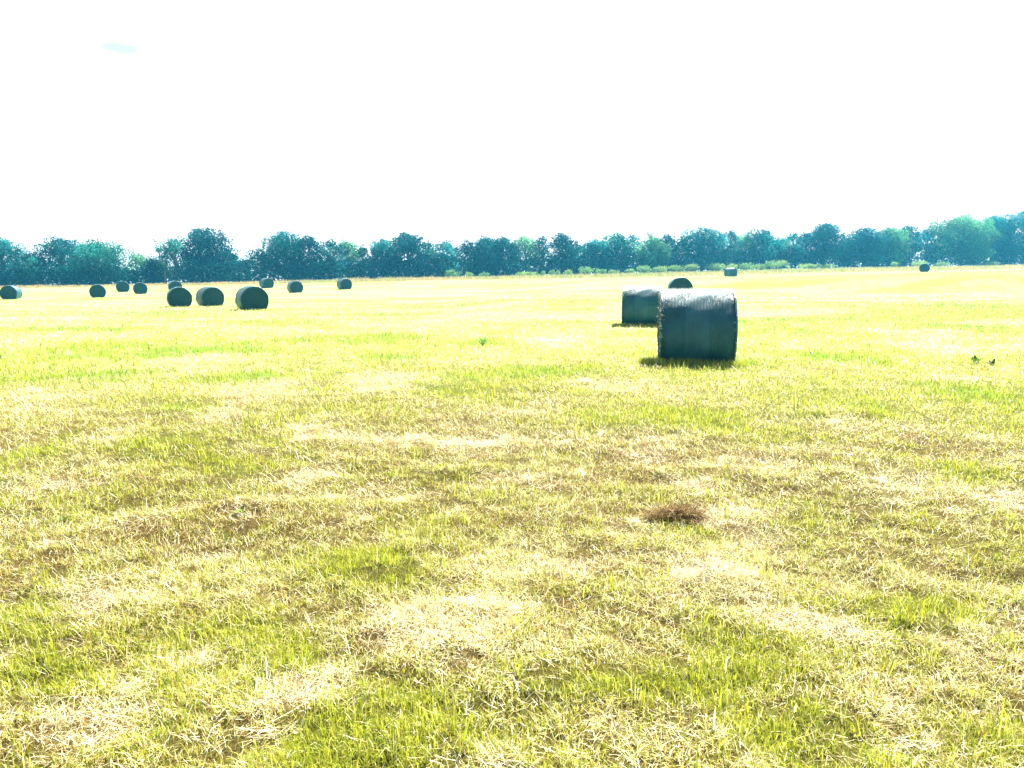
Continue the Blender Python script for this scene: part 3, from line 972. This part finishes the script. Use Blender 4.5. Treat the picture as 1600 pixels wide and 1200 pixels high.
def make_hedge():
    n = 36000
    px = rng.uniform(-90, 1690, n); dep = 118.0 + 52.0 * np.clip(px / 1600.0, 0, 1.1) ** 1.6 + rng.normal(0.5, 1.8, n)
    x = (px - 800) / F * dep; y = dep
    top = (1.3 + 3.2 * fbm(x / 5, y * 0 + 3.3, 41, 3)) * (dep / 122) ** 1.4
    z = z_at(x, y) + rng.random(n) ** 0.8 * top
    c = np.stack([x, y, z], -1)
    cols = pal([(0.004, 0.034, 0.042), (0.006, 0.042, 0.046), (0.010, 0.052, 0.044)], n)
    v, l, s, t, cc = leaf_cards(c, rng.uniform(0.22, 0.45, n), cols)
    o = np_mesh("undergrowth", v, l, s, t, M_leaf, face_cols=cc)
    tag(o, "dense dark leafy undergrowth along the foot of the tree row", "undergrowth", kind='stuff')


make_hedge()

SHRUBS = [
    (708, 420, 433, 10, "lone pale shrub left of centre at the foot of the trees"),
    (734, 428, 433, 7, "tiny low shrub just right of the lone pale one"),
    (757, 426, 433, 8, "small two-headed shrub left of centre on the verge"),
    (820, 425, 431, 16, "long low shrub at the left end of the verge's green stretch"),
    (851, 424, 430, 6, "little round shrub right of the long low one"),
    (866, 422, 430, 8, "small shrub with upright tip left of a flat-topped one"),
    (886, 421, 429, 8, "small flat-topped shrub below the low dip in the trees"),
    (919, 417, 429, 15, "mounded green shrub, biggest of the stretch left of the second bale"),
    (938, 421, 429, 8, "low shrub on the right slope of the mounded one"),
    (958, 423, 428, 7, "dull small shrub below the tree with the pale bent stem"),
    (981, 420, 428, 8, "pale small shrub above the left edge of the second bale"),
    (1003, 415, 428, 12, "pale upright shrub above the middle of the second bale"),
    (1030, 416, 426, 11, "bluish low shrub above the left corner of the nearest bale"),
    (1053, 414, 426, 11, "green shrub directly above the bale that shows only its top"),
    (1075, 413, 426, 13, "rounded green shrub above the middle of the nearest bale"),
    (1113, 412, 425, 14, "wide green shrub above the right half of the nearest bale"),
    (1138, 413, 423, 11, "green shrub standing behind the small sideways bale"),
    (1160, 411, 425, 12, "pale leafy shrub just right of the small sideways bale"),
    (1181, 413, 423, 10, "bluish shrub between two pale leafy ones right of the sideways bale"),
    (1196, 408, 421, 8, "upright pale shrub touching the largest verge shrub"),
    (1213, 406, 423, 15, "largest pale shrub of the verge, right of the sideways bale"),
    (1262, 413, 423, 17, "wide low green shrub right of the largest verge shrub"),
    (1290, 416, 421, 8, "small flat shrub at the right end of the wide low one"),
    (1391, 410, 417, 9, "small leafy shrub well left of the farthest lone bale"),
    (1428, 409, 418, 12, "pale green shrub touching the left of the farthest lone bale"),
    (1464, 411, 418, 8, "straw-pale small shrub right of the farthest lone bale"),
    (1536, 410, 416, 12, "flat green shrub below the right-hand woods"),
]
for px, pt, pb, hw, lab in SHRUBS:
    dep = row_depth(px) - 8.0 + random.uniform(-1, 1.0)
    x = (px - 800) / F * dep; y = dep
    z = float(z_at(x, y)[0]); H = max(0.9, at_depth(px, pt, dep)[2] - z); R = hw / F * dep * 1.25
    root = empty("shrub", (x, y, z), 0, lab, "shrub", "shrubs on the verge below the trees")
    cs = []
    st = MB()
    for k in range(max(5, int(R * 6))):
        a = random.uniform(0, 6.28); q = math.sqrt(random.random()) * R * .75
        hh = H * random.uniform(.45, .85) * (1 - 0.35 * (q / R) ** 2)
        lr = R * random.uniform(.28, .45)
        c = (math.cos(a) * q, math.sin(a) * q * .7, hh)
        cs.append(lobe_leaves(c, (lr * random.uniform(.7, 1.25), lr, (min(H - hh, .6) + .12) * random.uniform(.6, 1.15)), 75, .3))
        st.tube([(c[0] * .3, c[1] * .3, -.08), (c[0] * .7, c[1] * .7, hh * .5), c], [.03, .022, .01], 5)
    P = np.vstack(cs); P[:, 2] = np.maximum(P[:, 2], .08)
    n = len(P)
    t0 = random.random()
    base = lerp(np.array([.12, .26, .09]), np.array([.24, .36, .10]), t0)
    v, l, s, t, cc = leaf_cards(P, rng.uniform(.10, .24, n), base[None] * rng.uniform(.75, 1.3, (n, 1)), .6)
    np_mesh("foliage", v, l, s, t, M_shrub, root, face_cols=cc)
    st.build("stem", M_bark, root)


# ------------------------------------------------------------------ hay bales
def bale_section(n=72):
    """drum outline in x,z: radius .72, settled flat where it rests"""
    pts = []
    for k in range(n):
        a = 2 * math.pi * k / n
        x, z = 0.74 * math.sin(a), 0.58 + 0.72 * math.cos(a)
        if z < 0.02:
            z = 0.02 * math.tanh(z / 0.02 * 0.2)
        if z < 0.5: x *= 1 + 0.02 * (0.5 - z)
        pts.append((x, z))
    return pts


def bale_parts(seed):
    r = random.Random(seed)
    sec = bale_section(); n = len(sec)
    ys, sh = [], []
    E = 0.038
    for k in range(5):
        a = k / 4 * math.pi / 2
        ys.append(-BALE_L / 2 + E * (1 - math.sin(a))); sh.append(E * (1 - math.cos(a)))
    for k in range(1, 14):
        ys.append(-BALE_L / 2 + E + (BALE_L - 2 * E) * k / 14); sh.append(0.0)
    for k in range(5):
        a = (4 - k) / 4 * math.pi / 2
        ys.append(BALE_L / 2 - E * (1 - math.sin(a))); sh.append(E * (1 - math.cos(a)))
    ph = [r.uniform(0, 6.28) for _ in range(8)]
    v = []
    for y, s in zip(ys, sh):
        for k, (x, z) in enumerate(sec):
            a = 2 * math.pi * k / n
            w = 0.010 * math.sin(3 * a + ph[0] + y * 2) + 0.008 * math.sin(7 * a + ph[1] - y * 3) + 0.007 * math.sin(y * 9 + ph[2]) \
                + 0.005 * math.sin(13 * a + y * 11 + ph[3]) - 0.012 * (2 * y / BALE_L) ** 2
            cx, cz = x, z - 0.58
            L = math.hypot(cx, cz); f = (L - s + (w if z > 0.05 else 0)) / L
            v.append((cx * f, y, max(0.0, 0.58 + cz * f)))
    f = []
    for i in range(len(ys) - 1):
        for k in range(n):
            k2 = (k + 1) % n
            f.append((i * n + k, i * n + k2, (i + 1) * n + k2, (i + 1) * n + k))
    ends = []
    for i0, sgn in ((0, -1), (len(ys) - 1, 1)):
        ring = v[i0 * n:(i0 + 1) * n]
        ev, ef = [], []
        rings = 9
        for q in range(rings):
            t = 1 - q / rings
            for k, p in enumerate(ring):
                a = 2 * math.pi * k / n
                bulge = 0.06 * (1 - t * t) + (0.008 * math.sin(11 * t * 3 + a + ph[4]) + 0.006 * math.sin(5 * a + 9 * t + ph[5])) * (q > 0)
                ev.append((p[0] * t, p[1] + sgn * bulge, 0.58 + (p[2] - 0.58) * t))
        ev.append((0, ring[0][1] + sgn * 0.06, 0.58))
        c = len(ev) - 1
        for q in range(rings - 1):
            for k in range(n):
                k2 = (k + 1) % n
                fc = (q * n + k, q * n + k2, (q + 1) * n + k2, (q + 1) * n + k)
                ef.append(fc if sgn > 0 else fc[::-1])
        for k in range(n):
            fc = ((rings - 1) * n + k, (rings - 1) * n + (k + 1) % n, c)
            ef.append(fc if sgn > 0 else fc[::-1])
        ends.append((ev, ef))
    return v, f, ends


def raw_mesh(name, v, f, mat):
    me = bpy.data.meshes.new(name); me.from_pydata(v, [], [q[::-1] for q in f] if name == "net_wrap" else f)
    me.polygons.foreach_set("use_smooth", [True] * len(me.polygons)); me.materials.append(mat); me.update()
    return me


bv, bf, bends = bale_parts(3)
me_wrap = raw_mesh("net_wrap", bv, bf, M_wrap)
me_end = [raw_mesh("end_face", e[0], e[1], M_end) for e in bends]


def straw_fringe(n, top_only, seed):
    """loose straws at the rims; pale ones crowd the top to whiten its sunlit band"""
    g = np.random.default_rng(seed)
    a = g.normal(-0.16, 0.20, n); y = g.uniform(-BALE_L / 2, BALE_L / 2, n)
    a = np.where(a < -0.40, a + 0.13 * np.sin(y * 9 + 1) + 0.10 * np.sin(y * 23) + 0.07 * np.sin(y * 51), a)
    rim = g.random(n) < 0.07
    a = np.where(rim, g.uniform(-2.1, 2.1, n), a)
    y = np.where(rim, np.where(g.random(n) < .15, -1, 1) * (BALE_L / 2 - np.abs(g.normal(0, .03, n))), y)
    rx, rz = 0.735, 0.71
    p = np.stack([np.sin(a) * rx, y, 0.58 + np.cos(a) * rz], -1)
    nrm = np.stack([np.sin(a), np.where(rim, np.sign(y) * .8, g.normal(0, .5, n)), np.cos(a)], -1)
    d = nrm * 0.40 + np.array([[0.25, 0, 0.55]]) * (~rim)[:, None] + g.normal(0, .42, (n, 3)); d /= np.linalg.norm(d, axis=1)[:, None]
    L = g.gamma(3, np.where(rim, 0.009, 0.0060), n)[:, None] + .007
    s = np.cross(d, g.normal(0, 1, (n, 3))); s /= np.linalg.norm(s, axis=1)[:, None]
    w = g.uniform(.0018, .0034, (n, 1))
    m = p + d * L * .5; t = p + d * L + g.normal(0, .012, (n, 3))
    V = np.stack([p - s * w, p + s * w, m + s * w, m - s * w, t], 1).reshape(-1, 3)
    o = (np.arange(n) * 5)[:, None]
    lo = np.concatenate([o + np.array([[0, 1, 2, 3]]), o + np.array([[3, 2, 4]])], 1).ravel()
    st = (np.arange(n)[:, None] * 7 + np.array([[0, 4]])).ravel()
    cols = np.array([(0.84, 0.83, 0.74), (0.76, 0.73, 0.6), (0.88, 0.87, 0.8)])[g.integers(0, 3, n)]  # near-white tints: sunlight on the bale top put into the straw colour
    return V, lo, st, np.tile([4, 3], n), np.repeat(cols, 2, axis=0)


for i, (x, y, turn, lab) in enumerate(BALE_POS):
    a = np.linspace(-.4, .4, 5)
    z = float(np.median(z_at(x + a, y + a * 0))) - 0.02
    root = empty("hay_bale", (x, y, z), math.radians(turn), lab, "hay bale", "round hay bales lying on the mown field")
    w = bpy.data.objects.new("net_wrap", me_wrap); COL.objects.link(w); w.parent = root
    for m in me_end:
        e = bpy.data.objects.new("end_face", m); COL.objects.link(e); e.parent = root
    if i < 2:
        V, lo, st, to, cc = straw_fringe(4200 if i == 0 else 2300, False, 40 + i)
        np_mesh("loose_straw", V, lo, st, to, M_straw, root, face_cols=cc)


# ------------------------------------------------------------------ clump of raked hay, weeds
def make_clump(px, py, rx, ry, h, n, label, dark):
    x, y, z = on_ground(px, py)
    g = np.random.default_rng(int(px))
    q = np.sqrt(g.random(n)); a = g.uniform(0, 2 * math.pi, n)
    lx, ly = q * np.cos(a) * rx, q * np.sin(a) * ry
    lz = h * (1 - q ** 2) * g.random(n) ** 0.5
    az = g.normal(math.pi / 2, 0.7, n) * np.where(g.random(n) < .5, 1, -1)
    cols = np.array(dark)[g.integers(0, len(dark), n)] * g.uniform(.7, 1.3, (n, 1))
    b = blades(lx, ly, g.uniform(.05, .16, n), g.uniform(.002, .0035, n), az, g.normal(1.35, .3, n), g.normal(.25, .4, n), cols, z0=lz)
    o = np_mesh("hay_clump", b[0], b[1], b[2], b[3], M_clump, face_cols=b[4])
    o.location = (x, y, z)
    tag(o, label, "hay")


make_clump(1058, 812, 0.15, 0.09, 0.062, 3000, "dark brown matted clump of raked hay on the stubble below the nearest bale",
           [(0.11, 0.066, 0.026), (0.19, 0.12, 0.048), (0.06, 0.035, 0.015), (0.44, 0.33, 0.15)])


def make_weed(px, py, h, n, spread, label, col, broad=0.16):
    x, y, z = on_ground(px, py)
    root = empty("weed", (x, y, z), 0, label, "weed", "single weeds in the field")
    V, Fc = [], []
    r = random.Random(int(px * 7))
    for k in range(n):
        a = 2 * math.pi * k / n + r.uniform(-.4, .4); el = r.uniform(0.35, 1.35) * spread
        L = h * r.uniform(.75, 1.15); w = L * broad
        prev = Vector((0, 0, -0.005)); d = Vector((math.cos(a) * math.sin(el), math.sin(a) * math.sin(el), math.cos(el)))
        side = d.cross(Vector((0, 0, 1))).normalized()
        b0 = len(V); seg = 6
        for s in range(seg + 1):
            t = s / seg; ww = w * (math.sin(math.pi * min(1, t * .92 + .06)) ** .8)
            V += [tuple(prev - side * ww), tuple(prev + Vector((0, 0, -ww * .35))), tuple(prev + side * ww)]
            prev = prev + d * L / seg; d = (d + Vector((0, 0, -0.09))).normalized()
        for s in range(seg):
            for q in range(2):
                i0 = b0 + s * 3 + q
                Fc.append((i0, i0 + 1, i0 + 4, i0 + 3))
    me = bpy.data.meshes.new("leaves"); me.from_pydata(V, [], Fc)
    at = me.attributes.new("tint", 'FLOAT_COLOR', 'FACE')
    c = np.ones((len(Fc), 4), np.float32); c[:, :3] = np.array(col)[None] * rng.uniform(.8, 1.2, (len(Fc), 1)); at.data.foreach_set("color", c.ravel())
    me.polygons.foreach_set("use_smooth", [True] * len(Fc)); me.materials.append(M_grass)
    o = bpy.data.objects.new("leaves", me); COL.objects.link(o); o.parent = root


make_weed(1525, 568, 0.17, 10, 1.15, "dark green broad-leaved weed, left of the two at the right edge of the field", (0.045, 0.095, 0.012))
make_weed(1551, 571, 0.13, 7, 1.35, "lower dark weed spreading flat, right of the two at the right edge of the field", (0.045, 0.080, 0.012))
make_weed(376, 802, 0.07, 8, .95, "bright broad-leaved weed on the brown stubble at left", (0.20, 0.24, 0.04))
make_weed(754, 540, 0.22, 12, .7, "dark green leafy tuft alone in the pale stubble left of the nearest bale", (0.09, 0.2, 0.03), .1)
make_weed(355, 850, 0.12, 3, .5, "thin dark spear-leaved weed below the bright broad-leaved one", (0.07, 0.10, 0.015), .06)
make_weed(100, 815, 0.065, 7, 1.0, "small dull weed near the left edge of the foreground", (0.12, 0.16, 0.02))

# ------------------------------------------------------------------ haze
if HAZE_DENSITY > 0:
    zmin = float(gz.min()) - 1.0
    s = 650.0; zt = 17.0
    v = [(-s, -s, zmin), (s, -s, zmin), (s, s, zmin), (-s, s, zmin), (-s, -s, zt), (s, -s, zt), (s, s, zt), (-s, s, zt)]
    f = [(3, 2, 1, 0), (4, 5, 6, 7), (0, 1, 5, 4), (1, 2, 6, 5), (2, 3, 7, 6), (3, 0, 4, 7)]
    me = bpy.data.meshes.new("haze"); me.from_pydata(v, [], f)
    m, nt, out = new_mat("haze_air")
    pv = nt.nodes.new("ShaderNodeVolumePrincipled")
    pv.inputs['Color'].default_value = (0.08, 0.62, 1.0, 1)
    pv.inputs['Density'].default_value = HAZE_DENSITY
    pv.inputs['Anisotropy'].default_value = 0.3
    nt.links.new(pv.outputs[0], out.inputs['Volume'])
    me.materials.append(m)
    hz = bpy.data.objects.new("haze", me); COL.objects.link(hz)
    tag(hz, "pale blue summer haze lying over the field and trees", "haze", kind='stuff')
